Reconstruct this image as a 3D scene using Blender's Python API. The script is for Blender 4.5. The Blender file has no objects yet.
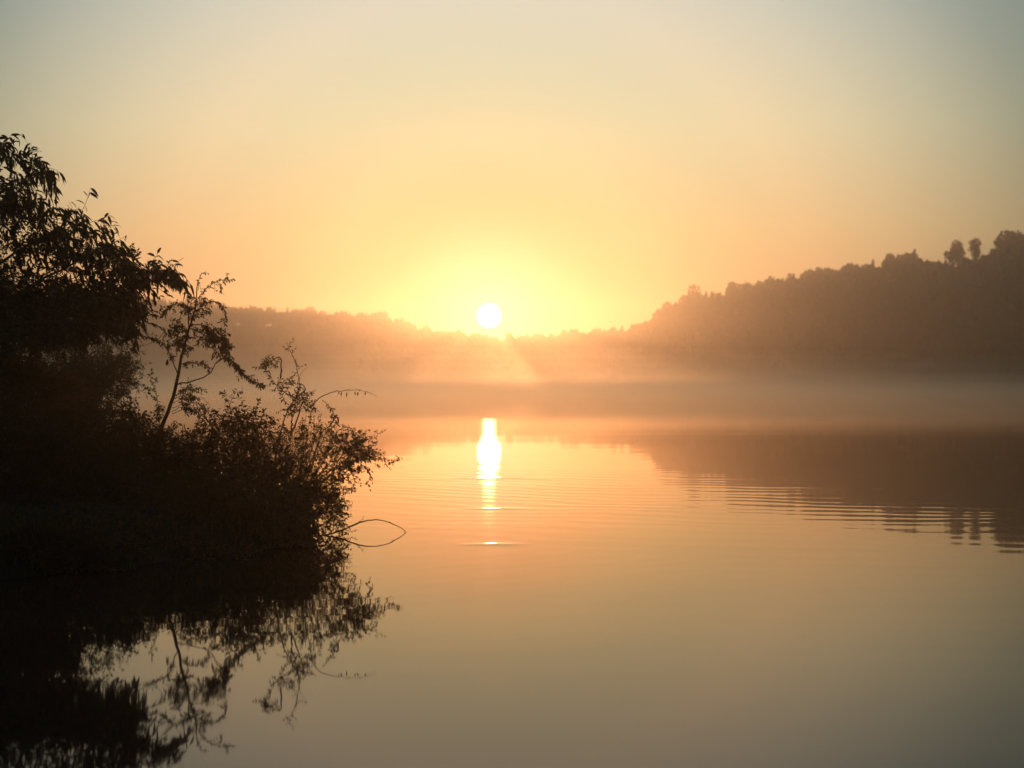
import bpy, math, random
import numpy as np
from mathutils import Vector, noise as mnoise

rng = np.random.default_rng(7)
random.seed(7)
scene = bpy.context.scene
COL = scene.collection

# ------------------------------------------------------------------ camera
CAM_H = 1.6
F = 1422.0           # focal length in pixels of the 1024 px wide frame
HOR = 383.5
cam_data = bpy.data.cameras.new('camera')
cam_data.lens = 36.0 * F / 1024.0
cam_data.sensor_width = 36.0
cam_data.clip_start = 0.1
cam_data.clip_end = 5000
cam_data.dof.use_dof = True
cam_data.dof.focus_distance = 15.5
cam_data.dof.aperture_fstop = 1.9
cam = bpy.data.objects.new('camera', cam_data)
cam.location = (0, 0, CAM_H)
cam.rotation_euler = (math.radians(90), 0, 0)
COL.objects.link(cam)
scene.camera = cam

# ------------------------------------------------------------------ exposure / render
scene.view_settings.view_transform = 'Standard'
scene.view_settings.look = 'None'
scene.view_settings.exposure = 0.0
scene.view_settings.gamma = 1.0
scene.view_settings.use_curve_mapping = False
scene.render.engine = 'CYCLES'
cy = scene.cycles
cy.use_denoising = True
cy.max_bounces = 6
cy.diffuse_bounces = 2
cy.glossy_bounces = 3
cy.transmission_bounces = 3
cy.volume_bounces = 2
cy.transparent_max_bounces = 8
cy.caustics_reflective = False
cy.caustics_refractive = False
cy.sample_clamp_direct = 40
cy.sample_clamp_indirect = 6

# ------------------------------------------------------------------ sky and sun
SUN_AZ = math.atan((489 - 512) / F)        # from +Y, clockwise to +X
SUN_EL = math.atan((HOR - 315) / F)
SUN_DIR = Vector((math.sin(SUN_AZ) * math.cos(SUN_EL), math.cos(SUN_AZ) * math.cos(SUN_EL), math.sin(SUN_EL)))

SUN_STRENGTH = 0.86
SUN_COLOR = (1.0, 0.41, 0.150)
HAZE_DENSITY = 0.0012
HAZE_G = 0.86

def srgb(r, g, b):
    def f(c):
        c /= 255.0
        return c / 12.92 if c <= 0.04045 else ((c + 0.055) / 1.055) ** 2.4
    return (f(r), f(g), f(b), 1.0)

world = bpy.data.worlds.new('World')
scene.world = world
world.use_nodes = True
nt = world.node_tree
nt.nodes.clear()
N = nt.nodes.new
L = nt.links.new
out = N('ShaderNodeOutputWorld')
tc = N('ShaderNodeTexCoord')
nrm = N('ShaderNodeVectorMath'); nrm.operation = 'NORMALIZE'
L(tc.outputs['Generated'], nrm.inputs[0])
sep = N('ShaderNodeSeparateXYZ'); L(nrm.outputs[0], sep.inputs[0])
def M(op, a, b=None, c=None, clamp=False):
    n = N('ShaderNodeMath'); n.operation = op; n.use_clamp = clamp
    for i, v in enumerate((a, b, c)):
        if v is None: continue
        if isinstance(v, (int, float)): n.inputs[i].default_value = v
        else: L(v, n.inputs[i])
    return n.outputs[0]
dot = N('ShaderNodeVectorMath'); dot.operation = 'DOT_PRODUCT'
L(nrm.outputs[0], dot.inputs[0]); dot.inputs[1].default_value = SUN_DIR
theta = M('MULTIPLY', M('ARCCOSINE', M('MINIMUM', dot.outputs['Value'], 1.0)), 180 / math.pi)
elev = M('MULTIPLY', M('ARCSINE', sep.outputs[2]), 180 / math.pi)
# colour of the sky by height above the horizon
ramp = N('ShaderNodeValToRGB')
L(M('DIVIDE', elev, 90.0, clamp=True), ramp.inputs[0])
cr = ramp.color_ramp
stops = [(0.0, (.50, .27, .13, 1)), (3.0, (.56, .26, .12, 1)), (6.0, (.66, .45, .22, 1)), (10.0, (.70, .62, .39, 1)),
         (15.0, (.65, .64, .53, 1)), (25.0, (.28, .38, .36, 1)), (90.0, (.06, .10, .14, 1))]
while len(cr.elements) < len(stops): cr.elements.new(0.5)
for e, (d, c) in zip(cr.elements, stops):
    e.position = d / 90.0; e.color = c
# falloff away from the sun
fr = N('ShaderNodeValToRGB')
L(M('DIVIDE', theta, 180.0), fr.inputs[0])
fstops = [(0.0, (.30, .32, .50)), (4.0, (.32, .40, .50)), (6.7, (.50, .82, .86)), (10.0, (.72, .93, .95)), (13.0, (.98, 1, 1)), (16.0, (.86, .92, .95)),
          (19.0, (.62, .72, .78)), (22.0, (.34, .47, .54)), (26.0, (.20, .31, .38)), (36.0, (.15, .22, .28)), (70.0, (.12, .17, .20)), (180.0, (.08, .10, .12))]
while len(fr.color_ramp.elements) < len(fstops): fr.color_ramp.elements.new(0.5)
for e, (d, v) in zip(fr.color_ramp.elements, fstops):
    e.position = d / 180.0; e.color = (*v, 1)
mul = N('ShaderNodeVectorMath'); mul.operation = 'MULTIPLY'
L(ramp.outputs[0], mul.inputs[0]); L(fr.outputs[0], mul.inputs[1])
# aureole round the sun
g1 = M('MULTIPLY', M('EXPONENT', M('MULTIPLY', M('POWER', M('DIVIDE', theta, 2.0), 1.4), -1.0)), 0.30)
g2 = M('MULTIPLY', M('EXPONENT', M('MULTIPLY', M('POWER', M('DIVIDE', theta, 6.5), 1.5), -1.0)), 0.04)
gl1 = N('ShaderNodeVectorMath'); gl1.operation = 'SCALE'; gl1.inputs[0].default_value = (0.6, 0.66, 1.15); L(g1, gl1.inputs['Scale'])
gl2 = N('ShaderNodeVectorMath'); gl2.operation = 'SCALE'; gl2.inputs[0].default_value = (1.0, 0.74, 0.26); L(g2, gl2.inputs['Scale'])
# the sun's own disc
disc = N('ShaderNodeMapRange'); disc.interpolation_type = 'SMOOTHSTEP'
L(theta, disc.inputs['Value'])
disc.inputs['From Min'].default_value = 0.41; disc.inputs['From Max'].default_value = 0.50
disc.inputs['To Min'].default_value = 22.0; disc.inputs['To Max'].default_value = 0.0
dsc = N('ShaderNodeVectorMath'); dsc.operation = 'SCALE'; dsc.inputs[0].default_value = (1.0, 0.95, 0.75); L(disc.outputs[0], dsc.inputs['Scale'])
def VADD(a, b):
    n = N('ShaderNodeVectorMath'); n.operation = 'ADD'; L(a, n.inputs[0]); L(b, n.inputs[1]); return n.outputs[0]
tot = VADD(VADD(VADD(mul.outputs[0], gl1.outputs[0]), gl2.outputs[0]), dsc.outputs[0])
sky = N('ShaderNodeTexSky'); sky.sky_type = 'NISHITA'; sky.sun_disc = False
sky.sun_elevation = SUN_EL; sky.sun_rotation = SUN_AZ
sky.air_density = 1.0; sky.dust_density = 3.0; sky.ozone_density = 1.0
bg1 = N('ShaderNodeBackground'); L(sky.outputs[0], bg1.inputs[0]); bg1.inputs[1].default_value = 0.010
bg2 = N('ShaderNodeBackground'); L(tot, bg2.inputs[0]); bg2.inputs[1].default_value = 1.0
add = N('ShaderNodeAddShader'); L(bg1.outputs[0], add.inputs[0]); L(bg2.outputs[0], add.inputs[1])
L(add.outputs[0], out.inputs['Surface'])

sun_data = bpy.data.lights.new('sun', 'SUN')
sun_data.energy = SUN_STRENGTH
sun_data.color = SUN_COLOR
sun_data.angle = math.radians(0.5)
sun = bpy.data.objects.new('sun', sun_data)
sun.rotation_euler = SUN_DIR.to_track_quat('Z', 'Y').to_euler()
COL.objects.link(sun)

# ------------------------------------------------------------------ helpers
def P(px, py, d):
    """A point at the distance d that stands behind picture point px, py."""
    return np.array([(px - 512) / F * d, d, CAM_H + (HOR - py) / F * d])

def tag(o, label=None, cat=None, group=None, kind=None):
    if label: o['label'] = label
    if cat: o['category'] = cat
    if group: o['group'] = group
    if kind: o['kind'] = kind
    return o

def empty(name, loc):
    o = bpy.data.objects.new(name, None)
    o.location = loc; o.empty_display_size = 0.2
    COL.objects.link(o)
    return o

def mesh_obj(name, V, faces, mat, parent=None, smooth=False):
    """V (n,3) array, faces: list of (k,m) int arrays."""
    V = np.asarray(V, dtype=np.float32)
    if parent is not None:
        V = V - np.array(parent.location, dtype=np.float32)
    me = bpy.data.meshes.new(name)
    me.vertices.add(len(V)); me.vertices.foreach_set('co', V.ravel())
    loops = np.concatenate([f.ravel() for f in faces]) if faces else np.zeros(0, int)
    tot = np.concatenate([np.full(len(f), f.shape[1]) for f in faces])
    start = np.concatenate([[0], np.cumsum(tot)[:-1]])
    me.loops.add(len(loops)); me.loops.foreach_set('vertex_index', loops.astype(np.int32))
    me.polygons.add(len(tot))
    me.polygons.foreach_set('loop_start', start.astype(np.int32))
    me.polygons.foreach_set('loop_total', tot.astype(np.int32))
    me.polygons.foreach_set('use_smooth', np.full(len(tot), smooth))
    me.update(calc_edges=True)
    me.validate()
    me.materials.append(mat)
    o = bpy.data.objects.new(name, me)
    COL.objects.link(o)
    if parent is not None: o.parent = parent
    return o

def unit(v):
    v = np.asarray(v, float)
    n = np.linalg.norm(v, axis=-1, keepdims=True)
    return v / np.maximum(n, 1e-9)

# ------------------------------------------------------------------ materials
def new_mat(name):
    m = bpy.data.materials.new(name); m.use_nodes = True
    t = m.node_tree; t.nodes.clear()
    o = t.nodes.new('ShaderNodeOutputMaterial')
    return m, t, o

def mat_varied(name, c1, c2, scale, rough=0.8, transl=0.0, tcol=None, bump=0.0, spec=0.3):
    m, t, o = new_mat(name)
    g = t.nodes.new('ShaderNodeNewGeometry')
    n = t.nodes.new('ShaderNodeTexNoise'); n.inputs['Scale'].default_value = scale; n.inputs['Detail'].default_value = 4
    t.links.new(g.outputs['Position'], n.inputs['Vector'])
    r = t.nodes.new('ShaderNodeValToRGB')
    r.color_ramp.elements[0].position = 0.3; r.color_ramp.elements[0].color = (*c1, 1)
    r.color_ramp.elements[1].position = 0.7; r.color_ramp.elements[1].color = (*c2, 1)
    t.links.new(n.outputs[0], r.inputs[0])
    p = t.nodes.new('ShaderNodeBsdfPrincipled'); p.inputs['Roughness'].default_value = rough
    p.inputs['Specular IOR Level'].default_value = spec
    t.links.new(r.outputs[0], p.inputs['Base Color'])
    if bump:
        b = t.nodes.new('ShaderNodeBump'); b.inputs['Distance'].default_value = bump
        t.links.new(n.outputs[0], b.inputs['Height']); t.links.new(b.outputs[0], p.inputs['Normal'])
    if transl:
        tr = t.nodes.new('ShaderNodeBsdfTranslucent'); tr.inputs[0].default_value = (*tcol, 1)
        mx = t.nodes.new('ShaderNodeMixShader'); mx.inputs[0].default_value = transl
        t.links.new(p.outputs[0], mx.inputs[1]); t.links.new(tr.outputs[0], mx.inputs[2])
        t.links.new(mx.outputs[0], o.inputs['Surface'])
    else:
        t.links.new(p.outputs[0], o.inputs['Surface'])
    return m

M_LEAF = mat_varied('green_leaves', (0.030, 0.045, 0.014), (0.07, 0.085, 0.028), 9.0, 0.6, 0.45, (0.15, 0.08, 0.02))  # warm translucent colour also stands in for glare veiling the leaves
M_LEAF_DARK = mat_varied('dark_leaves', (0.022, 0.034, 0.012), (0.05, 0.065, 0.022), 5.0, 0.65, 0.25, (0.06, 0.055, 0.015))
M_BARK = mat_varied('bark', (0.05, 0.035, 0.025), (0.11, 0.08, 0.06), 30.0, 0.9, bump=0.004)
M_FAR = mat_varied('far_crowns', (0.030, 0.042, 0.018), (0.065, 0.075, 0.030), 0.12, 0.9, spec=0.0)
M_SOIL = mat_varied('bank_soil', (0.014, 0.012, 0.008), (0.035, 0.030, 0.018), 3.0, 0.95, bump=0.02)
M_HILL = mat_varied('hill_ground', (0.03, 0.035, 0.018), (0.06, 0.06, 0.03), 0.05, 0.95, spec=0.0)

def volume_mat(name, color, density, g):
    m, t, o = new_mat(name)
    v = t.nodes.new('ShaderNodeVolumePrincipled')
    v.inputs['Color'].default_value = (*color, 1)
    v.inputs['Density'].default_value = density
    v.inputs['Anisotropy'].default_value = g
    t.links.new(v.outputs[0], o.inputs['Volume'])
    return m

def water_mat():
    m, t, o = new_mat('lake_water')
    nn = t.nodes.new; lk = t.links.new
    def mm(op, a, b=None, clamp=False):
        n = nn('ShaderNodeMath'); n.operation = op; n.use_clamp = clamp
        for i, v in enumerate((a, b)):
            if v is None: continue
            if isinstance(v, (int, float)): n.inputs[i].default_value = v
            else: lk(v, n.inputs[i])
        return n.outputs[0]
    g = nn('ShaderNodeNewGeometry')
    def mapped(scale, rot=0.0, loc=(0, 0, 0)):
        mp = nn('ShaderNodeMapping'); mp.inputs['Scale'].default_value = scale
        mp.inputs['Rotation'].default_value = (0, 0, rot); mp.inputs['Location'].default_value = loc
        lk(g.outputs['Position'], mp.inputs[0]); return mp.outputs[0]
    def noise(vec, detail=2.0):
        n = nn('ShaderNodeTexNoise'); n.inputs['Scale'].default_value = 1.0; n.inputs['Detail'].default_value = detail
        lk(vec, n.inputs['Vector']); return n.outputs[0]
    # long low swell, small ripples, both with crests across the view
    h1 = mm('MULTIPLY', noise(mapped((0.10, 0.42, 1), 0.05), 1), 0.0036)
    h2 = mm('MULTIPLY', noise(mapped((0.5, 2.0, 1), -0.08), 0), 0.0009)
    # a train of ripples running over the water on the right
    def train(cx, cy, freq, amp, c0, c1, r0, r1):
        sub = nn('ShaderNodeVectorMath'); sub.operation = 'SUBTRACT'
        lk(g.outputs['Position'], sub.inputs[0]); sub.inputs[1].default_value = (cx, cy, 0)
        ln = nn('ShaderNodeVectorMath'); ln.operation = 'LENGTH'; lk(sub.outputs[0], ln.inputs[0])
        warp = mm('ADD', mm('MULTIPLY', noise(mapped((0.35, 0.35, 1), 0, (3, 7, 0)), 1), 1.3), mm('MULTIPLY', noise(mapped((1.1, 1.6, 1), 0, (1, 2, 0)), 2), 0.45))
        d = mm('ADD', ln.outputs['Value'], warp)
        s = mm('SINE', mm('MULTIPLY', d, freq))
        patch = nn('ShaderNodeMapRange'); patch.interpolation_type = 'SMOOTHSTEP'
        lk(ln.outputs['Value'], patch.inputs['Value'])
        patch.inputs['From Min'].default_value = r0; patch.inputs['From Max'].default_value = r0 + c0
        patch2 = nn('ShaderNodeMapRange'); patch2.interpolation_type = 'SMOOTHSTEP'
        lk(ln.outputs['Value'], patch2.inputs['Value'])
        patch2.inputs['From Min'].default_value = r1 - c1; patch2.inputs['From Max'].default_value = r1
        patch2.inputs['To Min'].default_value = 1; patch2.inputs['To Max'].default_value = 0
        return mm('MULTIPLY', mm('MULTIPLY', mm('MULTIPLY', mm('MULTIPLY', s, patch.outputs[0]), mm('MULTIPLY', noise(mapped((0.25, 0.9, 1), 0, (9, 4, 0)), 2), 2.0)), patch2.outputs[0]), amp)
    w1 = train(9.5, 42.0, 2 * math.pi / 0.58, 0.00045, 4, 8, 15, 32)
    w2 = train(-4.0, 17.0, 2 * math.pi / 0.40, 0.00009, 1, 3, 2.0, 9.5)
    sp = nn('ShaderNodeSeparateXYZ'); lk(g.outputs['Position'], sp.inputs[0])
    wob = mm('MULTIPLY', noise(mapped((0.5, 0.5, 1), 0, (5, 1, 0)), 2), 0.5)
    wl = None
    for y0, amp, wd, xw in ((18.5, 0.0034, 0.14, 0.40), (14.45, 0.0037, 0.11, 0.28), (24.4, 0.0036, 0.22, 1.0)):
        e = mm('EXPONENT', mm('MULTIPLY', mm('POWER', mm('ABSOLUTE', mm('DIVIDE', mm('SUBTRACT', mm('ADD', mm('ADD', sp.outputs[1], wob), mm('MULTIPLY', mm('POWER', mm('ABSOLUTE', sp.outputs[0]), 2.0), 0.10)), y0), wd)), 2.0), -1.0))
        ex = mm('EXPONENT', mm('MULTIPLY', mm('POWER', mm('ABSOLUTE', mm('DIVIDE', mm('ADD', sp.outputs[0], 0.2), xw)), 2.0), -1.0))
        q = mm('MULTIPLY', mm('MULTIPLY', e, ex), amp)
        wl = q if wl is None else mm('ADD', wl, q)
    h = mm('ADD', mm('ADD', mm('ADD', h1, h2), mm('ADD', w1, w2)), wl)
    b = nn('ShaderNodeBump'); b.inputs['Strength'].default_value = 1.0; b.inputs['Distance'].default_value = 1.0
    lk(h, b.inputs['Height'])
    # dark brown water body; warmth of the reflections put into the gloss colour
    fr_ = nn('ShaderNodeFresnel'); fr_.inputs['IOR'].default_value = 1.40; lk(b.outputs[0], fr_.inputs['Normal'])
    gl = nn('ShaderNodeBsdfGlossy'); gl.inputs['Color'].default_value = (1.0, 0.90, 0.81, 1); gl.inputs['Roughness'].default_value = 0.028
    lk(b.outputs[0], gl.inputs['Normal'])
    df = nn('ShaderNodeBsdfDiffuse'); df.inputs['Color'].default_value = (0.045, 0.024, 0.015, 1)
    mx = nn('ShaderNodeMixShader'); lk(fr_.outputs[0], mx.inputs[0]); lk(df.outputs[0], mx.inputs[1]); lk(gl.outputs[0], mx.inputs[2])
    lk(mx.outputs[0], o.inputs['Surface'])
    return m
M_WATER = water_mat()

# ------------------------------------------------------------------ water
def disc_sheet(name, radius, z, mat, cy=0.0):
    n = 96
    a = np.linspace(0, 2 * math.pi, n, endpoint=False)
    V = np.stack([radius * np.cos(a), cy + radius * np.sin(a), np.full(n, z)], 1)
    return mesh_obj(name, V, [np.arange(n)[None, :]], mat)
water = disc_sheet('lake_water', 684, 0.0, M_WATER)
tag(water, kind='structure')

# ------------------------------------------------------------------ far hills round the lake
# skyline of the tree tops, given as direction -> height angle, with its own distance
SK = np.array([(-3000, 330), (-1200, 300), (-500, 285), (-100, 292), (60, 296), (110, 300), (150, 299), (230, 306), (300, 311), (345, 314), (370, 316),
               (400, 322), (425, 330), (450, 334), (480, 337), (500, 338), (560, 335), (600, 332), (625, 330), (650, 322), (668, 310), (690, 302),
               (720, 297), (770, 284), (830, 272), (870, 266), (910, 262), (945, 267), (975, 262), (990, 257), (1000, 252), (1024, 245), (1150, 225), (1500, 215), (3000, 260)], float)
RD = np.array([(-3000, 420), (-300, 420), (110, 490), (300, 570), (430, 600), (520, 600), (600, 560), (660, 490), (800, 430), (1024, 312), (1300, 260), (3000, 260)], float)
SD = np.array([(-3000, 300), (-300, 300), (110, 390), (300, 465), (430, 490), (520, 490), (600, 450), (660, 395), (800, 345), (1024, 238), (1300, 190), (3000, 190)], float)
TH = 8.3
def az_of(px): return np.arctan((px - 512) / F)
AZ_K = az_of(SK[:, 0]); AZ_R = az_of(RD[:, 0]); AZ_S = az_of(SD[:, 0])
def ridge_tan(az):
    return (HOR - np.interp(az, AZ_K, SK[:, 1])) / F / 1.0
def terrain_h(az, d):
    """height of the ground at azimuth az and distance (along the view axis for small az)"""
    R = np.interp(az, AZ_R, RD[:, 1]); S = np.interp(az, AZ_S, SD[:, 1])
    top = np.maximum(ridge_tan(az) * R + CAM_H - 0.8 * TH, 3.0)
    u = np.clip((d - S) / (R - S), -1, 1)
    up = np.where(u > 0, top * np.sin(np.clip(u, 0, 1) * math.pi / 2) ** 0.9, u * 4)
    v = np.clip((d - R) / 140.0, 0, 1)
    return up * (1 - 0.25 * v)
def hills():
    az = np.linspace(math.radians(-178), math.radians(178), 720)
    dd = np.concatenate([np.linspace(180, 664, 66), [680]])
    A, D = np.meshgrid(az, dd, indexing='ij')
    # use distance along Y for the view sector, radial outside
    c = np.maximum(np.cos(A), 0.86)
    Hh = terrain_h(A, D)
    back = np.abs(A) > math.radians(65)
    X = np.sin(A) * D / c; Y = np.cos(A) * D / c
    r = np.hypot(X, Y); lim = np.minimum(1, 680 / r); X *= lim; Y *= lim
    nz = np.array([[mnoise.noise(Vector((x * .02, y * .02, 0))) for x, y in zip(rx, ry)] for rx, ry in zip(X[::1], Y[::1])])
    Hh = Hh + nz * 1.5 * (Hh > 0)
    V = np.stack([X, Y, Hh], -1).reshape(-1, 3)
    na, nd = A.shape
    i = np.arange(na - 1)[:, None] * nd + np.arange(nd - 1)[None, :]
    Fc = np.stack([i, i + nd, i + nd + 1, i + 1], -1).reshape(-1, 4)
    return mesh_obj('hills', V, [Fc], M_HILL, smooth=True)
tag(hills(), kind='structure')

# crown shapes of the far trees: a ragged shell of leaf clumps over a few lobes
def crown_template(seed, lobes, conifer=False, nf=330, fs=0.075):
    r = np.random.default_rng(seed)
    pts = []; nor = []
    if conifer:
        t = r.random(nf) ** 0.8
        a = r.random(nf) * 2 * math.pi
        rad = (1 - t) * 0.30 * (0.7 + 0.6 * r.random(nf)) + 0.01
        pts = np.stack([rad * np.cos(a), rad * np.sin(a), 0.06 + 0.94 * t], 1)
        nor = unit(pts - np.array([0, 0, 0.4]))
    else:
        cs = []
        for k in range(lobes):
            a = r.random() * 6.28; q = r.random() ** 0.6 * 0.27
            cs.append((q * math.cos(a), q * math.sin(a), 0.45 + 0.40 * r.random(), 0.13 + 0.10 * r.random()))
        cs.append((0, 0, 0.62, 0.24))
        for c in cs:
            m = int(nf / len(cs))
            v = unit(r.normal(size=(m, 3)))
            q = c[3] * (0.72 + 0.45 * r.random(m))[:, None]
            pts.append(np.array(c[:3]) + v * q * np.array([1, 1, 0.85])); nor.append(v)
        pts = np.concatenate(pts); nor = np.concatenate(nor)
        pts[:, 2] = np.maximum(pts[:, 2], 0.02)
    n = len(pts)
    s = fs * (0.5 + r.random(n))[:, None]
    d = unit(nor + 0.7 * r.normal(size=(n, 3)))
    e1 = unit(np.cross(d, r.normal(size=(n, 3)))); e2 = np.cross(d, e1)
    V = np.stack([pts + e1 * s, pts + e2 * s * 0.8, pts - e1 * s * 0.9, pts - e2 * s * 0.7], 1).reshape(-1, 3)
    return V
CROWNS = [crown_template(i, 5 + i % 3) for i in range(7)]
CONES = [crown_template(20 + i, 0, True) for i in range(3)]

def merge_crowns(name, places, mat):
    Vs = []
    for (x, y, z, h, w, rot, tmpl) in places:
        c, s = math.cos(rot), math.sin(rot)
        T = tmpl * np.array([w, w, h])
        Vs.append(np.stack([T[:, 0] * c - T[:, 1] * s + x, T[:, 0] * s + T[:, 1] * c + y, T[:, 2] + z], 1))
    V = np.concatenate(Vs)
    Fc = np.arange(len(V)).reshape(-1, 4)
    return mesh_obj(name, V, [Fc], mat)

def far_forest(px0, px1, n, seed):
    r = np.random.default_rng(seed)
    out_ = []
    for k in range(n):
        px = px0 + (px1 - px0) * r.random()
        az = math.atan((px - 512) / F)
        R = float(np.interp(az, AZ_R, RD[:, 1])); S = float(np.interp(az, AZ_S, SD[:, 1]))
        u = r.random() ** 0.75
        d = S + 3 + (R + 12 - S) * u
        if k % 4 == 0: d = R - 12 + 24 * r.random(); u = 1.0; ridge = True
        else: ridge = False
        h = TH * (0.52 + 0.40 * r.random() + (0.28 if r.random() < 0.07 else 0))
        if ridge: h = TH * (0.5 + 0.55 * r.random() ** 1.5)
        z = float(terrain_h(az, d)) - 0.6
        x = math.tan(az) * d
        if r.random() < 0.08:
            out_.append((x, d, z, h * 1.05, h * 0.6, r.random() * 6.28, CONES[r.integers(3)]))
        else:
            out_.append((x, d, z, h, h * (0.42 + 0.40 * r.random()), r.random() * 6.28, CROWNS[r.integers(7)]))
    return out_
tag(merge_crowns('far_forest', far_forest(-160, 455, 1700, 3), M_FAR), 'hazy woodland covering the low hill behind the left bank', 'forest', kind='stuff')
tag(merge_crowns('far_forest', far_forest(445, 655, 900, 4), M_FAR), 'faint glowing woodland on the low ridge right under the sun', 'forest', kind='stuff')
tag(merge_crowns('far_forest', far_forest(645, 1160, 2300, 5), M_FAR), 'dark woodland covering the tall hill that rises to the right', 'forest', kind='stuff')

# trees that stand out on the skyline, each one its own thing
def far_tree(px, ytop, hpx, wpx, kind, label, seed):
    az = math.atan((px - 512) / F)
    R = float(np.interp(az, AZ_R, RD[:, 1])) - 4
    top = CAM_H + (HOR - ytop) / F * R
    gz = float(terrain_h(az, R))
    h = top - gz
    x = math.tan(az) * R
    root = empty('conifer_tree' if kind == 'cone' else 'broadleaf_tree', (x, R, gz - 0.3))
    tag(root, label, 'tree', 'trees standing out on the far skyline')
    r = np.random.default_rng(seed)
    w = wpx / F * R; ch = (hpx + 4) / F * R
    if kind == 'cone':
        T = crown_template(seed, 0, True, 420, 0.06) * np.array([w / 0.6, w / 0.6, ch])
        V = T + np.array([x, R, top - ch])
    else:
        T = crown_template(seed, 6, False, 620, 0.05)
        T[:, 2] = (T[:, 2] - 0.30) / 0.62
        T = T * np.array([w / 0.56, w / 0.56, ch])
        V = T + np.array([x, R, top - ch])
    mesh_obj('crown', V, [np.arange(len(V)).reshape(-1, 4)], M_FAR, root)
    # trunk with two limbs
    tv = []; tf = []
    def limb(a, b, r0, r1):
        a = np.array(a); b = np.array(b); k = 7
        dirv = unit(b - a); e1 = unit(np.cross(dirv, [0.3, 1, 0.1])); e2 = np.cross(dirv, e1)
        base = len(np.concatenate(tv)) if tv else 0
        ang = np.arange(k) * 2 * math.pi / k
        ring = np.cos(ang)[:, None] * e1 + np.sin(ang)[:, None] * e2
        tv.append(np.concatenate([a + ring * r0, b + ring * r1]))
        i = np.arange(k); j = (i + 1) % k
        tf.append(np.stack([i, j, j + k, i + k], 1) + base)
    zt = top - ch * 0.45
    limb((x, R, gz - 0.5), (x + 0.1 * w, R, zt), 0.28, 0.16)
    if kind != 'cone':
        limb((x + 0.05 * w, R, gz + (zt - gz) * 0.6), (x - 0.25 * w, R, zt + ch * 0.15), 0.14, 0.06)
        limb((x + 0.08 * w, R, gz + (zt - gz) * 0.75), (x + 0.28 * w, R + 0.5, zt + ch * 0.2), 0.13, 0.05)
    mesh_obj('trunk', np.concatenate(tv), tf, M_BARK, root)
FT = [
    (1006, 233, 22, 22, 'b', 'tallest round crowned tree standing on the hill crest near the right edge'),
    (1024, 236, 20, 20, 'b', 'broad crowned tree cut by the right edge on top of the hill'),
    (974, 241, 15, 12, 'b', 'slim round topped tree, right one of the close pair on the ridge'),
    (957, 243, 18, 17, 'b', 'bushy round tree, left one of the close pair on the ridge'),
    (934, 261, 10, 20, 'b', 'low wide tree on the ridge just left of the close pair'),
    (909, 254, 13, 17, 'b', 'rounded tree on the ridge above the middle of the dark slope'),
    (891, 256, 14, 21, 'b', 'wide flat topped tree left of the rounded ridge tree'),
    (873, 259, 17, 8, 'cone', 'thin pointed conifer rising from the ridge of the dark slope'),
    (848, 266, 10, 16, 'b', 'small tree with open crown left of the thin pointed conifer'),
    (817, 267, 15, 10, 'cone', 'narrow conifer where the ridge starts to climb steadily'),
    (742, 281, 16, 15, 'b', 'round tree, right one of two at the bend of the ridge'),
    (731, 283, 14, 9, 'b', 'narrow tree, left one of two at the bend of the ridge'),
    (706, 291, 14, 8, 'cone', 'short conifer in the notch of the right hill ridge'),
    (692, 289, 20, 17, 'b', 'tall open crowned tree at the low shoulder of the right hill'),
    (667, 304, 17, 17, 'b', 'glowing tree where the right hill drops toward the sun'),
    (444, 330, 13, 6, 'cone', 'tiny pointed tree on the low ridge just left of the sun'),
    (424, 325, 15, 9, 'b', 'small tree at the foot of the left hill nearest the sun'),
    (377, 312, 8, 13, 'b', 'rounded tree on top of the left hill above the arching twig'),
]
for i, a in enumerate(FT):
    far_tree(*a, seed=100 + i)

# ------------------------------------------------------------------ near bank
SHORE = [(30, 1.5), (3, 2.2), (-2.2, 3.2), (-3.4, 6.5), (-4.4, 9.5), (-4.5, 11.2), (-3.7, 12.2), (-2.95, 13.0), (-2.3, 13.9), (-2.05, 14.6),
         (-2.25, 15.5), (-3.1, 16.9), (-3.9, 18.4), (-4.9, 20.2), (-6.3, 23.0), (-7.4, 26.5), (-11, 30), (-20, 36), (-70, 48), (-70, -40), (30, -40)]
def bank_sdf(X, Y):
    """positive inside the land"""
    pts = SHORE; n = len(pts)
    dmin = np.full(X.shape, 1e9); inside = np.zeros(X.shape, bool)
    for i in range(n):
        x0, y0 = pts[i]; x1, y1 = pts[(i + 1) % n]
        ex, ey = x1 - x0, y1 - y0
        t = np.clip(((X - x0) * ex + (Y - y0) * ey) / (ex * ex + ey * ey), 0, 1)
        dmin = np.minimum(dmin, np.hypot(X - x0 - t * ex, Y - y0 - t * ey))
        cond = ((y0 > Y) != (y1 > Y)) & (X < (x1 - x0) * (Y - y0) / (y1 - y0 + 1e-12) + x0)
        inside ^= cond
    return np.where(inside, dmin, -dmin)
def bank_h(X, Y):
    s = bank_sdf(X, Y)
    return np.where(s > 0, 0.42 * (1 - np.exp(-s / 0.7)) + 0.02 * np.minimum(s, 12), s * 0.4)
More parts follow.
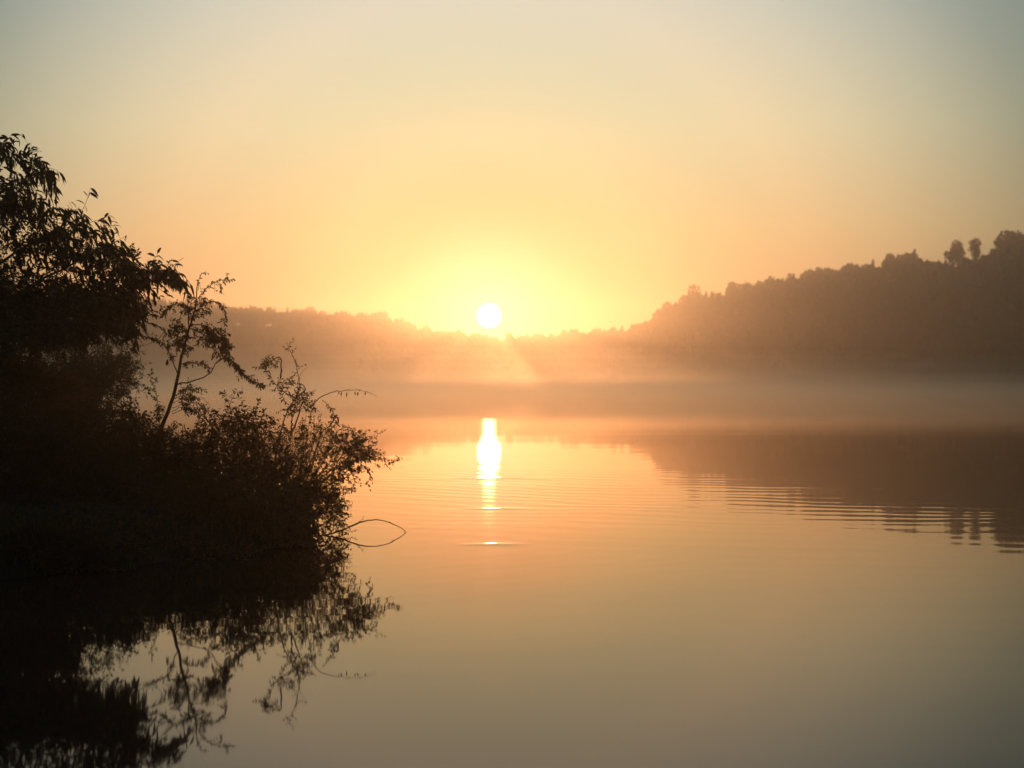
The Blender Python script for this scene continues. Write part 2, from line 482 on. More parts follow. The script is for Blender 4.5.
def near_bank():
    xs = np.concatenate([np.linspace(-60, -10, 60)[:-1], np.linspace(-10, 0, 130)[:-1], np.linspace(0, 28, 40)])
    ys = np.concatenate([np.linspace(-35, 2, 50)[:-1], np.linspace(2, 30, 260)[:-1], np.linspace(30, 46, 30)])
    X, Y = np.meshgrid(xs, ys, indexing='ij')
    Z = bank_h(X, Y)
    nz = np.array([[mnoise.noise(Vector((x * 1.7, y * 1.7, 0))) + 0.5 * mnoise.noise(Vector((x * 5, y * 5, 3))) for x, y in zip(a, b)] for a, b in zip(X, Y)])
    Z = Z + nz * 0.07
    V = np.stack([X, Y, np.maximum(Z, -0.5)], -1).reshape(-1, 3)
    na, nd = X.shape
    i = np.arange(na - 1)[:, None] * nd + np.arange(nd - 1)[None, :]
    return mesh_obj('bank_ground', V, [np.stack([i, i + nd, i + nd + 1, i + 1], -1).reshape(-1, 4)], M_SOIL, smooth=True)
tag(near_bank(), kind='structure')

# ------------------------------------------------------------------ plants
class Plant:
    def __init__(self, seed):
        self.r = np.random.default_rng(seed)
        self.wv = []; self.wf = []; self.nw = 0
        self.lp = []; self.ld = []; self.ll = []; self.lw = []
    def tube(self, pts, r0, r1, k=5):
        pts = np.asarray(pts, float); n = len(pts)
        t = np.gradient(pts, axis=0); t = unit(t)
        ref = np.array([0.31, 0.9, 0.27])
        e1 = unit(np.cross(t, ref)); e2 = np.cross(t, e1)
        rad = np.linspace(r0, r1, n)[:, None, None]
        a = np.arange(k) * 2 * math.pi / k
        ring = np.cos(a)[None, :, None] * e1[:, None] + np.sin(a)[None, :, None] * e2[:, None]
        V = (pts[:, None] + ring * rad).reshape(-1, 3)
        i = (np.arange(n - 1)[:, None] * k + np.arange(k)[None]); j = np.arange(n - 1)[:, None] * k + (np.arange(k)[None] + 1) % k
        Fc = np.stack([i, j, j + k, i + k], -1).reshape(-1, 4) + self.nw
        self.wv.append(V); self.wf.append(Fc); self.nw += len(V)
    def leaf(self, p, d, l, w):
        self.lp.append(p); self.ld.append(d); self.ll.append(l); self.lw.append(w)
    def smooth(self, ctl, n=14, wig=0.0):
        ctl = np.asarray(ctl, float)
        s = np.concatenate([[0], np.cumsum(np.linalg.norm(np.diff(ctl, axis=0), axis=1))])
        u = np.linspace(0, s[-1], n)
        # Catmull-Rom through the control points
        m = np.gradient(ctl, s, axis=0)
        k = np.clip(np.searchsorted(s, u, side='right') - 1, 0, len(s) - 2)
        h = (s[k + 1] - s[k])[:, None]; t = ((u - s[k]) / (s[k + 1] - s[k]))[:, None]
        p = (2 * t**3 - 3 * t**2 + 1) * ctl[k] + (t**3 - 2 * t**2 + t) * h * m[k] + (-2 * t**3 + 3 * t**2) * ctl[k + 1] + (t**3 - t**2) * h * m[k + 1]
        if wig: p[1:-1] += self.r.normal(size=(n - 2, 3)) * wig
        return p
    def dress(self, pts, t0, nl, ll, lw, droop=0.35, spread=0.9, sub=0.0):
        """leaves along a path from the fraction t0 of it to its tip"""
        r = self.r; n = len(pts)
        for i in range(nl):
            t = t0 + (1 - t0) * (i + r.random()) / nl
            f = t * (n - 1); k = min(int(f), n - 2)
            p = pts[k] + (pts[k + 1] - pts[k]) * (f - k)
            ax = unit(pts[k + 1] - pts[k])
            side = unit(np.cross(ax, r.normal(size=3)))
            d = unit(ax * 0.6 + side * spread + np.array([0, 0, -droop]) + r.normal(size=3) * 0.25)
            s = 0.6 + 0.65 * r.random()
            if sub: p = p + side * sub * r.random()
            self.leaf(p, d, ll * s, lw * s)
    def twig(self, p, d, length, r0=0.004, nl=9, ll=0.05, lw=0.02, droop=0.3, curl=0.25, t0=0.15, k=3):
        r = self.r; n = 6
        d = unit(d); pts = [np.array(p, float)]
        c = r.normal(size=3) * curl
        for i in range(n):
            d = unit(d + c / n + np.array([0, 0, -droop]) / n + r.normal(size=3) * 0.07)
            pts.append(pts[-1] + d * length / n)
        pts = np.array(pts)
        self.tube(pts, r0, r0 * 0.35, k)
        if nl: self.dress(pts, t0, nl, ll, lw, droop)
        return pts
    def path(self, ctl, r0, r1, n=16, wig=0.004, leaves=0, ll=0.05, lw=0.02, t0=0.2, twigs=0, tl=0.15, tn=6, droop=0.3, jd=0.0, up=0.0):
        """a drawn branch; ctl = [(px, py, d) ...]"""
        c = np.array([P(*q) for q in ctl])
        pts = self.smooth(c, n, wig)
        self.tube(pts, r0, r1, 6 if r0 > 0.01 else 4)
        if leaves: self.dress(pts, t0, leaves, ll, lw, droop)
        for i in range(twigs):
            t = t0 + (1 - t0) * self.r.random()
            f = t * (n - 1); k = min(int(f), n - 2)
            p = pts[k] + (pts[k + 1] - pts[k]) * (f - k); ax = unit(pts[k + 1] - pts[k])
            side = unit(np.cross(ax, self.r.normal(size=3)))
            self.twig(p, ax * 0.8 + side + np.array([0, 0, up]), tl * (0.5 + self.r.random()), max(r1 * 0.7, 0.0022), tn, ll, lw, droop)
        return pts
    def clump(self, px, py, d, rx, ry, rz, n, base, tl=0.2, nl=10, ll=0.05, lw=0.02, droop=0.25, links=4, edge=0.5, out_=0.8):
        """twigs filling a rounded space; rx, rz in metres sideways and up, ry in depth"""
        r = self.r; c = P(px, py, d); b = np.array(base, float)
        for i in range(n):
            v = unit(r.normal(size=3)) * (r.random() ** edge)
            q = c + v * np.array([rx, ry, rz])
            dr = unit(q - b) * 0.6 + v * out_ + r.normal(size=3) * 0.35
            self.twig(q, dr, tl * (0.5 + 0.9 * r.random()), 0.003, nl, ll, lw, droop)
        for i in range(links):
            v = unit(r.normal(size=3)) * 0.8
            q = c + v * np.array([rx, ry, rz])
            mid = (b + q) / 2 + r.normal(size=3) * 0.08 + np.array([0, 0, 0.06])
            self.tube(self.smooth([b + r.normal(size=3) * 0.03, mid, q], 12, 0.006), 0.010, 0.003, 4)
    def build(self, name, label, cat, base, group=None, wood='stem', fol='foliage', m_leaf=None, shape='small'):
        root = empty(name, tuple(base)); tag(root, label, cat, group)
        if self.wv: mesh_obj(wood, np.concatenate(self.wv), self.wf, M_BARK, root, smooth=True)
        if self.lp:
            p = np.array(self.lp); d = np.array(self.ld); l = np.array(self.ll)[:, None]; w = np.array(self.lw)[:, None]
            n = len(p)
            s = unit(np.cross(d, self.r.normal(size=(n, 3)) + np.array([0, 0, 0.8]))); u = np.cross(s, d)
            if shape == 'long':      # lance shaped leaf that bends down towards its tip
                dn = np.array([0, 0, -1.0])
                a = p + d * l * 0.30; b = p + d * l * 0.68 + dn * l * 0.07; t = p + d * l + dn * l * 0.24
                V = np.stack([p, a + s * w * .5 + u * w * .12, b + s * w * .42 + u * w * .1, t, b - s * w * .42 + u * w * .1, a - s * w * .5 + u * w * .12, a, b], 1).reshape(-1, 3)
                i = np.arange(n)[:, None] * 8
                q = np.concatenate([i + np.array([[6, 1, 2, 7]]), i + np.array([[5, 6, 7, 4]])])
                tr = np.concatenate([i + np.array([[0, 1, 6]]), i + np.array([[0, 6, 5]]), i + np.array([[7, 2, 3]]), i + np.array([[4, 7, 3]])])
                fc = [q, tr]
            else:
                m = p + d * l * 0.45
                V = np.stack([p, m + s * w * .5 + u * w * .15, p + d * l + np.array([0, 0, -0.12]) * l, m - s * w * .5 + u * w * .15], 1).reshape(-1, 3)
                i = np.arange(n)[:, None] * 4
                fc = [np.concatenate([i + np.array([[0, 1, 2]]), i + np.array([[0, 2, 3]])])]
            mesh_obj(fol, V, fc, m_leaf or M_LEAF, root)
        return root

def gz(px, d): 
    x = (px - 512) / F * d
    return np.array([x, d, max(float(bank_h(np.array([x]), np.array([d]))[0]), 0.0) - 0.03])

GR = 'shrubs growing along the bank'

# --- A: the big tree leaning in from the left, long drooping leaves
def big_tree():
    D = 17.4
    t = Plant(11)
    base = gz(-170, D)
    trunk = t.smooth([base, base + [0.1, 0, 1.2], P(-150, 330, D), P(-120, 180, D), P(-90, 60, D)], 18, 0.01)
    t.tube(trunk, 0.16, 0.05, 9)
    LL, LW = 0.135, 0.034
    limbs = [
        [(-145, 320, D), (-60, 260, D - .3), (10, 200, D - .4), (42, 165, D - .5)],
        [(-145, 330, D), (-50, 290, D), (20, 250, D + .1), (80, 218, D + .1)],
        [(-150, 350, D), (-40, 320, D - .2), (50, 275, D - .2), (118, 240, D - .2)],
        [(-150, 360, D), (-20, 335, D + .2), (70, 300, D + .3), (140, 272, D + .3), (172, 269, D + .3)],
        [(-150, 380, D), (-30, 350, D + .4), (60, 325, D + .3), (110, 318, D + .2), (142, 318, D)],
        [(-140, 250, D), (-70, 190, D + .4), (-20, 158, D + .5), (0, 150, D + .5)],
        [(-150, 350, D), (-60, 345, D - .5), (20, 322, D - .6), (90, 322, D - .6), (125, 333, D - .6)],
    ]
    for c in limbs:
        t.path(c, 0.040, 0.006, 22, 0.012, leaves=26, ll=LL, lw=LW, t0=0.55, twigs=40, tl=0.34, tn=9, droop=0.5, up=0.15)
    # leafy sprays at the outside that droop
    for (px, py, dx, dz) in [(34, 158, .5, .2), (40, 163, .7, -.1), (52, 178, .6, -.5), (48, 195, .3, -.9), (60, 210, .5, .4), (78, 214, .6, .2),
                             (86, 222, .7, -.3), (104, 232, .5, .5), (112, 238, .7, -.1), (124, 250, .7, -.4), (134, 262, .6, -.3), (140, 270, .8, .1),
                             (165, 270, .8, .1), (178, 270, .8, -.05), (0, 152, .3, .3), (12, 155, .4, .2), (24, 160, .5, .1), (100, 260, .5, -.4), (66, 225, .6, 0), (20, 175, .5, -.3), (30, 190, .6, -.4), (10, 185, .4, -.6), (42, 205, .5, -.6), (60, 236, .5, -.5), (92, 240, .6, -.4), (72, 226, .4, .5), (98, 226, .6, .4), (118, 246, .5, .3), (46, 172, .6, .1)]:
        for j in range(3):
            t.twig(P(px - 8 + 5 * t.r.normal() * .6, py + 3 * t.r.normal(), D + 0.3 * t.r.normal()), (dx, 0.3 * t.r.normal(), dz + .15 * t.r.normal()), 0.20 + 0.1 * t.r.random(), 0.0035, 7, LL * 1.05, LW, 0.9, t0=0.1)
    b = P(-60, 330, D)
    for (px, py, rx, rz, n) in [(0, 208, .40, .32, 110), (-50, 250, .6, .65, 220), (30, 236, .34, .20, 85), (10, 305, .75, .36, 520), (75, 256, .26, .18, 60), (70, 300, .5, .22, 300),
                                (118, 278, .22, .14, 75), (120, 303, .22, .14, 150), (-60, 330, .9, .8, 300), (45, 332, .6, .12, 200), (100, 322, .28, .12, 120), (-30, 370, .6, .4, 200), (150, 275, .22, .05, 45), (105, 256, .2, .10, 30)]:
        t.clump(px, py, D, rx, 0.6, rz, n, b, 0.22, 13, 0.062, 0.021, 0.4, 2, 0.55, 0.5)
    # long bare twig that reaches toward the sapling
    t.path([(85, 308, D), (118, 323, D + .2), (147, 337, D + .3), (165, 345, D + .4), (170, 356, D + .4)], 0.010, 0.003, 14, 0.004, leaves=14, ll=0.06, lw=0.022, t0=0.45, twigs=6, tl=0.12, tn=5)
    t.path([(166, 330, D), (160, 337, D), (150, 343, D), (135, 346, D)], 0.004, 0.0015, 8)
    t.build('leaning_tree', 'large dark tree leaning in from the left edge with long drooping leaves', 'tree', base, None, 'trunk', 'crown', M_LEAF_DARK, 'long')
big_tree()

# --- B: feathery bush behind, softer
def feather_bush():
    D = 25.0
    t = Plant(12); base = gz(70, D)
    for i in range(70):
        a = t.r.random() * 6.28; s = t.r.random()
        tip = P(70 + 62 * math.cos(a) * s + 8, 352 + 60 * t.r.random() ** 1.5, D + 0.9 * math.sin(a) * s)
        mid = base * 0.45 + tip * 0.55 + np.array([0, 0, 0.15])
        pts = t.smooth([base + t.r.normal(size=3) * 0.05, mid, tip], 12, 0.01)
        t.tube(pts, 0.012, 0.002, 4)
        for j in range(26):
            k = 4 + int(t.r.random() * 7.9)
            t.twig(pts[k], unit(pts[k] - pts[k - 1]) + t.r.normal(size=3) * 0.5 + np.array([.2, 0, .2]), 0.30, 0.0025, 8, 0.085, 0.022, 0.1)
    t.clump(30, 400, D, 1.0, 0.8, 0.8, 420, base, 0.25, 9, 0.085, 0.028, 0.2, 3)
    t.clump(85, 385, D, 0.6, 0.6, 0.55, 330, base, 0.25, 9, 0.085, 0.024, 0.1, 3)
    t.clump(116, 374, D, 0.34, 0.4, 0.36, 200, base, 0.22, 9, 0.085, 0.022, 0.1, 3)
    t.clump(50, 450, D, 1.3, 0.8, 0.6, 420, base, 0.25, 9, 0.09, 0.03, 0.2, 3)
    t.build('feathery_shrub', 'soft feathery shrub standing farther back between big tree and sapling', 'shrub', base, GR, m_leaf=M_LEAF_DARK)
feather_bush()

# --- C: the slender sapling
def sapling():
    D = 17.6
    t = Plant(13); base = gz(150, D)
    q = dict(ll=0.046, lw=0.02)
    tr = t.smooth([base, P(153, 450, D), P(160, 430, D), P(172, 400, D), P(177, 380, D), P(182, 353, D), P(187, 335, D), P(193, 316, D), P(197, 292, D), P(198, 280, D)], 30, 0.003)
    t.tube(tr, 0.036, 0.005, 8)
    t.path([(198, 290, D), (200, 276, D), (204, 272, D), (209, 273, D)], 0.004, 0.002, 9, leaves=15, ll=.042, lw=.018)
    t.path([(196, 300, D), (206, 288, D - .1), (217, 281, D - .1), (226, 279, D - .1), (234, 278, D - .1)], 0.006, 0.002, 12, leaves=58, twigs=8, tl=.08, tn=7, ll=.042, lw=.018)
    t.path([(216, 282, D), (221, 286, D), (222, 293, D)], 0.003, 0.002, 7, leaves=15, ll=.045, lw=.02)
    t.path([(195, 305, D), (208, 300, D + .1), (219, 303, D + .1), (225, 311, D + .1), (224, 323, D + .1)], 0.005, 0.002, 12, leaves=66, twigs=10, tl=.08, tn=7, ll=.042, lw=.018)
    t.path([(193, 312, D), (183, 304, D - .1), (172, 305, D - .2), (166, 310, D - .2), (162, 316, D - .2)], 0.005, 0.002, 12, leaves=66, twigs=12, tl=.09, tn=7, ll=.042, lw=.018)
    t.path([(196, 300, D), (187, 294, D), (182, 285, D), (178, 282, D)], 0.004, 0.002, 9, leaves=31, ll=.045, lw=.02, twigs=5, tl=.07, tn=7)
    t.clump(196, 306, D, .15, .18, .12, 60, P(196, 306, D), .08, 7, .042, .019, .2, 0)
    t.clump(180, 331, D, .13, .16, .12, 60, P(188, 335, D), .08, 7, .042, .019, .2, 2)
    t.clump(184, 345, D, .10, .15, .08, 36, P(186, 340, D), .08, 7, .042, .019, .2, 1)
    t.path([(190, 325, D), (204, 325, D + .1), (216, 332, D + .1), (226, 340, D + .1), (226, 352, D + .1)], 0.007, 0.002, 14, leaves=39, twigs=20, tl=.1, tn=10, **q)
    t.clump(209, 334, D + .1, .17, .2, .085, 80, P(194, 330, D), .09, 8, .042, .019, .4, 2)
    t.clump(221, 345, D + .1, .085, .15, .12, 40, P(210, 335, D), .09, 8, .042, .019, .6, 2)
    # fork on the left
    t.path([(177, 372, D), (172, 358, D + .1), (168, 350, D + .1), (160, 341, D + .2), (150, 338, D + .2)], 0.010, 0.003, 14, leaves=39, twigs=10, tl=.10, tn=8, ll=.042, lw=.018)
    t.path([(180, 364, D), (190, 362, D - .1), (202, 364, D - .1), (212, 368, D - .1)], 0.006, 0.002, 10, leaves=50, twigs=9, tl=.1, tn=8, ll=.042, lw=.018, t0=.1)
    # long branch to the right, ends drooping over the next shrub
    t.path([(177, 384, D), (190, 381, D), (204, 377, D), (212, 371, D), (216, 362, D), (226, 358, D), (234, 362, D), (244, 374, D), (254, 382, D), (272, 386, D)],
           0.009, 0.002, 26, leaves=0)
    t.path([(216, 363, D), (226, 358, D), (234, 362, D), (244, 374, D), (254, 381, D), (262, 384, D)], 0.004, 0.002, 16, leaves=136, twigs=31, tl=.09, tn=9, t0=.2, ll=.042, lw=.018, droop=.7)
    t.path([(180, 392, D), (192, 400, D + .1), (200, 396, D + .1), (208, 402, D + .1), (212, 412, D + .1)], 0.004, 0.0015, 12, leaves=7, ll=.04, lw=.018)
    for (x, y) in [(196, 396), (200, 388), (205, 405), (198, 412), (206, 417), (192, 384)]:
        t.path([(172, 405 + (y - 400) * .5, D), ((172 + x) / 2, (405 + y) / 2 - 3, D - .1), (x, y, D - .2)], 0.004, 0.0015, 9, leaves=42, twigs=8, tl=.09, tn=7, ll=.045, lw=.018, t0=.3)
    # leaning companion shoot on the left
    t.path([(158, 470, D), (160, 430, D - .2), (158, 402, D - .2), (150, 374, D - .2)], 0.007, 0.002, 14, leaves=66, twigs=23, tl=.12, tn=10, t0=.35, ll=.046, lw=.02)
    t.build('sapling', 'slender sapling with bare lower trunk and small leaf clusters rising above the shrubs', 'tree', base, None, 'trunk', 'crown')
sapling()

# --- shrubs of the bank
def mound(seed, basepx, D, blobs, name, label, ll=0.055, lw=0.024, shoots=()):
    t = Plant(seed); base = gz(basepx, D)
    for (px, py, rx, ry, rz, n) in blobs:
        t.clump(px, py, D, rx, ry, rz, n, base, 0.17, 10, ll, lw, 0.2, 5)
    for c in shoots:
        t.path(c, 0.006, 0.0016, 16, 0.004, leaves=26, twigs=8, tl=.10, tn=5, t0=.35, ll=ll * .9, lw=lw * .9)
    t.build(name, label, 'shrub', base, GR)
    return t

# D: the shrub that reaches out over the water on the right
def right_shrub():
    D = 15.2
    t = Plant(21); base = gz(292, D)
    q = dict(ll=.036, lw=.016)
    # spire
    t.path([(285, 520, D), (276, 455, D), (287, 412, D), (299, 388, D), (296, 364, D), (289, 347, D), (287, 343, D)], .012, .002, 26, leaves=50, twigs=16, tl=.09, tn=5, t0=.45, **q)
    t.path([(297, 384, D), (302, 372, D), (308, 366, D)], .003, .0012, 8)
    t.path([(300, 400, D), (285, 392, D - .1), (272, 380, D - .1), (264, 366, D - .1), (264, 358, D - .1)], .006, .002, 14, leaves=26, twigs=14, tl=.08, tn=6, t0=.3, **q)
    t.clump(269, 366, D, .07, .1, .06, 18, P(275, 380, D), .07, 6, .036, .0155, .3, 1)
    t.path([(270, 368, D), (276, 362, D), (280, 356, D)], .003, .0015, 8, leaves=10, ll=.04, lw=.018)
    t.clump(291, 384, D, .10, .1, .05, 18, P(295, 395, D), .07, 6, .036, .0155, .3, 1)
    t.clump(298, 403, D, .16, .15, .12, 50, P(290, 430, D), .10, 8, .036, .0155, .2, 2)
    # arching twig
    t.path([(308, 408, D), (318, 399, D - .1), (331, 392, D - .1), (345, 390, D - .1), (358, 390, D - .1), (370, 392, D - .1), (377, 397, D - .1)], .006, .0013, 22, leaves=10, ll=.03, lw=.012, t0=.35)
    for x in (339, 343, 347, 352, 358, 364):
        t.leaf(P(x + t.r.normal(), 391, D - .1), unit([.25 + .25 * t.r.normal(), .2 * t.r.normal(), -1]), .058 * (.6 + .6 * t.r.random()), .017)
    t.path([(322, 400, D), (330, 406, D), (333, 414, D), (337, 424, D)], .004, .0015, 12, leaves=26, twigs=5, tl=.06, tn=5, ll=.042, lw=.018)
    # fan of straight shoots
    for (x, y, dd, n) in [(312, 404, .1, 20), (322, 412, -.2, 18), (330, 424, .2, 20), (306, 415, .3, 18), (338, 436, -.1, 20), (318, 430, -.3, 20), (345, 446, .1, 20), (300, 425, 0, 16), (352, 462, 0, 16)]:
        t.path([(290 + t.r.normal() * 4, 530, D), (295 + (x - 295) * .45, 475 + (y - 440) * .4, D + dd * .5), (x, y, D + dd)], .008, .002, 18, leaves=n, twigs=9, tl=.11, tn=6, t0=.4, **q)
    # arm to the right, over the water
    t.path([(308, 510, D), (325, 478, D), (345, 452, D), (362, 440, D), (374, 438, D), (378, 433, D), (376, 429, D)], .007, .0015, 20, leaves=30, twigs=10, tl=.09, tn=6, t0=.4, **q)
    t.path([(335, 468, D), (352, 455, D), (370, 452, D), (380, 453, D), (387, 460, D), (392, 463, D), (398, 456, D)], .005, .0015, 20, leaves=44, twigs=12, tl=.07, tn=5, t0=.2, **q)
    t.path([(384, 456, D), (388, 466, D), (391, 467, D)], .0025, .0012, 8, leaves=5, ll=.04, lw=.016)
    t.path([(355, 458, D), (366, 468, D), (370, 477, D), (365, 484, D)], .004, .0015, 12, leaves=18, twigs=5, tl=.06, tn=4, **q)
    t.path([(345, 462, D), (352, 474, D), (356, 482, D)], .004, .0015, 12, leaves=14, twigs=5, tl=.07, tn=4, **q)
    for (px, py, rx, rz, n) in [(352, 446, .22, .16, 130), (335, 458, .20, .12, 60), (362, 458, .17, .09, 50), (330, 435, .14, .14, 34), (312, 440, .16, .16, 36), (346, 470, .12, .10, 30)]:
        t.clump(px, py, D, rx, .25, rz, n, P(300, 500, D), .10, 8, .036, .0155, .3, 2)
    for (px, py, rx, rz, n) in [(300, 490, .38, .34, 340), (318, 505, .22, .30, 150), (330, 515, .14, .22, 60), (285, 455, .25, .3, 190), (330, 492, .18, .16, 60)]:
        t.clump(px, py, D, rx, .35, rz, n, P(292, 540, D), .13, 9, .034, .014, .3, 3)
    # thin shoots hanging out to the water
    for i in range(46):
        x0 = 305 + t.r.random() * 22; y0 = 475 + 50 * t.r.random()
        p = P(x0, y0, D + .2 * t.r.normal())
        t.twig(p, (.9 + .3 * t.r.random(), .3 * t.r.normal(), .3 * t.r.normal()), .22 + .18 * t.r.random(), .0028, 9, .04, .014, .7)
    t.build('overhanging_shrub', 'shrub reaching out over the water with a tall spire and an arching twig', 'shrub', base, GR)
right_shrub()

mound(31, 225, 15.6, [(232, 432, .26, .35, .16, 60), (205, 446, .26, .35, .18, 55), (252, 436, .24, .35, .18, 60), (228, 475, .65, .4, .38, 520), (262, 490, .40, .4, .42, 330)],
      'leafy_shrub', 'dense mound of small leaves between sapling trunk and overhanging shrub',
      shoots=[[(228, 480, 15.6), (222, 430, 15.6), (230, 402, 15.6), (237, 388, 15.6)], [(235, 470, 15.6), (232, 425, 15.6), (228, 400, 15.5), (224, 392, 15.5)],
              [(255, 470, 15.6), (255, 430, 15.5), (250, 405, 15.5)], [(210, 470, 15.6), (214, 430, 15.6), (218, 408, 15.6)], [(262, 480, 15.4), (268, 440, 15.4), (272, 416, 15.4)],
              [(238, 470, 15.7), (250, 440, 15.8), (262, 418, 15.8)], [(215, 480, 15.7), (205, 440, 15.8), (203, 424, 15.8)], [(245, 480, 15.7), (239, 440, 15.8), (238, 410, 15.9)], [(190, 470, 15.6), (194, 440, 15.6), (198, 420, 15.6)], [(240, 470, 15.6), (246, 425, 15.5), (260, 400, 15.5)]])
mound(32, 240, 14.2, [(240, 520, .55, .35, .36, 560), (285, 520, .30, .3, .34, 300), (200, 515, .5, .35, .42, 460), (262, 550, .45, .3, .14, 200), (296, 545, .13, .2, .18, 90)],
      'low_shrub', 'low black shrub at the water edge under the mound of small leaves')
mound(33, 130, 15.8, [(135, 440, .30, .4, .22, 150), (115, 425, .25, .4, .22, 110), (120, 470, .6, .4, .36, 520), (165, 465, .45, .4, .30, 380), (150, 520, .7, .4, .35, 520)],
      'leafy_shrub', 'shrub at the foot of the sapling with pale gaps in its top',
      shoots=[[(110, 470, 15.8), (104, 430, 15.8), (100, 405, 15.8)], [(135, 470, 15.8), (140, 435, 15.8), (136, 415, 15.8)], [(125, 460, 15.8), (122, 430, 15.8), (112, 412, 15.8)]])
mound(34, 60, 14.6, [(60, 450, .7, .5, .45, 600), (20, 440, .6, .5, .5, 520), (80, 500, .9, .5, .5, 800), (10, 520, .8, .5, .5, 600), (-40, 470, .8, .6, .9, 500)],
      'broad_shrub', 'broad black shrub filling the bank below the feathery bush', 0.05, 0.023)
mound(35, 110, 13.4, [(110, 545, .65, .35, .32, 560), (40, 560, .7, .35, .36, 620), (160, 555, .4, .3, .24, 300), (-40, 560, .7, .4, .5, 500)],
      'low_shrub', 'low black shrub in front, nearest the water at the left edge', 0.045, 0.02)
mound(37, 60, 12.3, [(60, 572, .55, .3, .22, 420), (0, 585, .6, .3, .26, 420), (-60, 560, .6, .4, .5, 420), (20, 545, .7, .4, .24, 420), (80, 548, .5, .4, .2, 300)],
      'trailing_shrub', 'black shrub trailing over the water edge at the left edge of the bank', 0.05, 0.023)
mound(38, 165, 13.1, [(165, 570, .5, .25, .12, 300), (110, 575, .45, .25, .14, 280), (215, 562, .35, .2, .10, 180)],
      'trailing_shrub', 'low black growth hanging over the waterline below the sapling', 0.045, 0.02)
mound(36, -60, 16.2, [(0, 380, .5, .5, .5, 360), (-70, 400, .9, .6, .9, 600), (40, 395, .4, .4, .35, 200)],
      'tall_shrub', 'tall dark shrub under the crown of the big tree at the left edge', 0.075, 0.034)

# bent stem that dips into the water
t = Plant(41)
b0 = P(334, 536, 15.1)
t.path([(322, 536, 15.0), (341, 530, 15.1), (365, 520.5, 15.2), (377, 519.3, 15.25), (392, 523, 15.3), (402, 528, 15.35), (408, 533.5, 15.35)], .010, .0035, 24, .002, leaves=12, ll=.035, lw=.014, t0=.1)
t.path([(352, 526, 15.1), (362, 519, 15.1), (364, 515, 15.1)], .003, .0012, 8, leaves=5, ll=.03, lw=.012)
t.path([(345, 529, 15.1), (352, 531, 15.1), (357, 529, 15.1)], .003, .0012, 8, leaves=8, ll=.03, lw=.012)
t.build('bent_stem', 'thin bare stem arching over the water until its tip touches the surface', 'branch', b0, m_leaf=M_LEAF)

# grass hanging over the edge of the bank
def bank_grass():
    r = np.random.default_rng(51)
    pts = []
    for i in range(5, 16):
        a = np.array(SHORE[i - 1]); b = np.array(SHORE[i])
        ln = np.linalg.norm(b - a)
        for k in range(int(ln * 170)):
            q = a + (b - a) * r.random(); nrm_ = np.array([-(b - a)[1], (b - a)[0]]) / ln
            q = q + nrm_ * abs(r.normal()) * 0.28
            pts.append(q)
    pts = np.array(pts); z = np.maximum(bank_h(pts[:, 0], pts[:, 1]), 0) - 0.02
    n = len(pts); base = np.column_stack([pts, z])
    h = 0.12 + 0.28 * r.random(n)[:, None]
    lean = np.column_stack([r.normal(size=n) * .5 + .15, r.normal(size=n) * .5 - .15, np.zeros(n)])
    side = unit(np.column_stack([r.normal(size=n), r.normal(size=n), np.zeros(n)])) * 0.005
    m = base + np.array([0, 0, .65]) * h + lean * h * .3
    tp = base + np.array([0, 0, .85]) * h + lean * h * .95
    V = np.stack([base - side, base + side, m + side * .8, m - side * .8, tp], 1).reshape(-1, 3)
    i = np.arange(n)[:, None] * 5
    o = mesh_obj('grass', V, [i + np.array([[0, 1, 2, 3]]), i + np.array([[3, 2, 4]])], M_LEAF_DARK)
    tag(o, 'thin dark grass along the edge of the bank', 'grass', kind='stuff')
bank_grass()

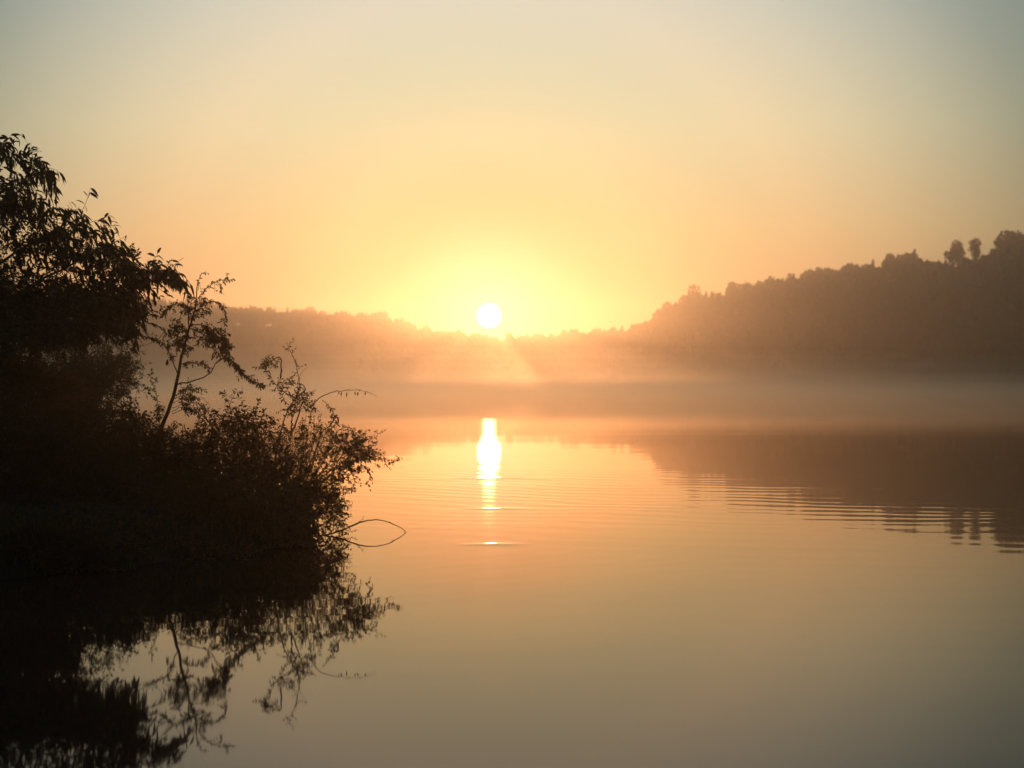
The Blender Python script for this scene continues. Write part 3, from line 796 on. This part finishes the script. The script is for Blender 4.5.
# ------------------------------------------------------------------ haze over the lake
def box(name, x0, x1, y0, y1, z0, z1, mat):
    V = np.array([(x, y, z) for z in (z0, z1) for y in (y0, y1) for x in (x0, x1)], float)
    Fc = np.array([(0, 2, 3, 1), (4, 5, 7, 6), (0, 1, 5, 4), (2, 6, 7, 3), (0, 4, 6, 2), (1, 3, 7, 5)])
    return mesh_obj(name, V, [Fc], mat)
haze = box('haze', -690, 690, -690, 690, -6, 40, volume_mat('haze_air', (1.0, 0.96, 0.9), HAZE_DENSITY, HAZE_G))
tag(haze, 'warm haze filling the air over the lake', 'haze', kind='stuff')

def mist_bank(cx, cy, rx, ry, rz, density, g, label):
    nu, nv = 64, 17
    u = np.linspace(0, 2 * math.pi, nu, endpoint=False); v = np.linspace(0.0, math.pi / 2 - 0.02, nv)
    U, Vv = np.meshgrid(u, v, indexing='ij')
    X = cx + rx * np.cos(U) * np.cos(Vv); Y = cy + ry * np.sin(U) * np.cos(Vv); Z = 0.03 + rz * np.sin(Vv)
    V = np.stack([X, Y, Z], -1).reshape(-1, 3)
    i = np.arange(nu)[:, None] * nv + np.arange(nv - 1)[None]; j = ((np.arange(nu) + 1) % nu)[:, None] * nv + np.arange(nv - 1)[None]
    q = np.stack([i, j, j + 1, i + 1], -1).reshape(-1, 4)
    top = (np.arange(nu) * nv + nv - 1)[None, :]; bot = (np.arange(nu)[::-1] * nv)[None, :]
    o = mesh_obj('mist', V, [q, top, bot], volume_mat('mist_air', (1.0, 0.94, 0.86), density, g))
    tag(o, label, 'mist', kind='stuff')
mist_bank(6, 114, 110, 92, 0.85, 0.0009, 0.85, 'faintest near edge of the mist on the open water')
mist_bank(-12, 128, 135, 92, 1.25, 0.0013, 0.85, 'thin near edge of the mist on the water')
mist_bank(18, 152, 170, 98, 1.65, 0.0020, 0.85, 'thin sheet of mist on the middle of the lake')
mist_bank(0, 186, 205, 112, 2.1, 0.0026, 0.85, 'lowest mist lying flat on the far half of the lake')
mist_bank(35, 212, 250, 122, 2.9, 0.0020, 0.85, 'low mist drifting over the water toward the right hill')
mist_bank(-30, 232, 270, 126, 3.8, 0.0017, 0.85, 'low mist lying over the far water toward the left hill')
mist_bank(40, 246, 310, 124, 5.0, 0.0013, 0.85, 'thin mist rising over the far water')
mist_bank(0, 266, 330, 128, 6.6, 0.0009, 0.85, 'faint upper mist along the foot of the hills')
mist_bank(-60, 282, 290, 118, 8.6, 0.0009, 0.85, 'faint mist rising in front of the left hill')
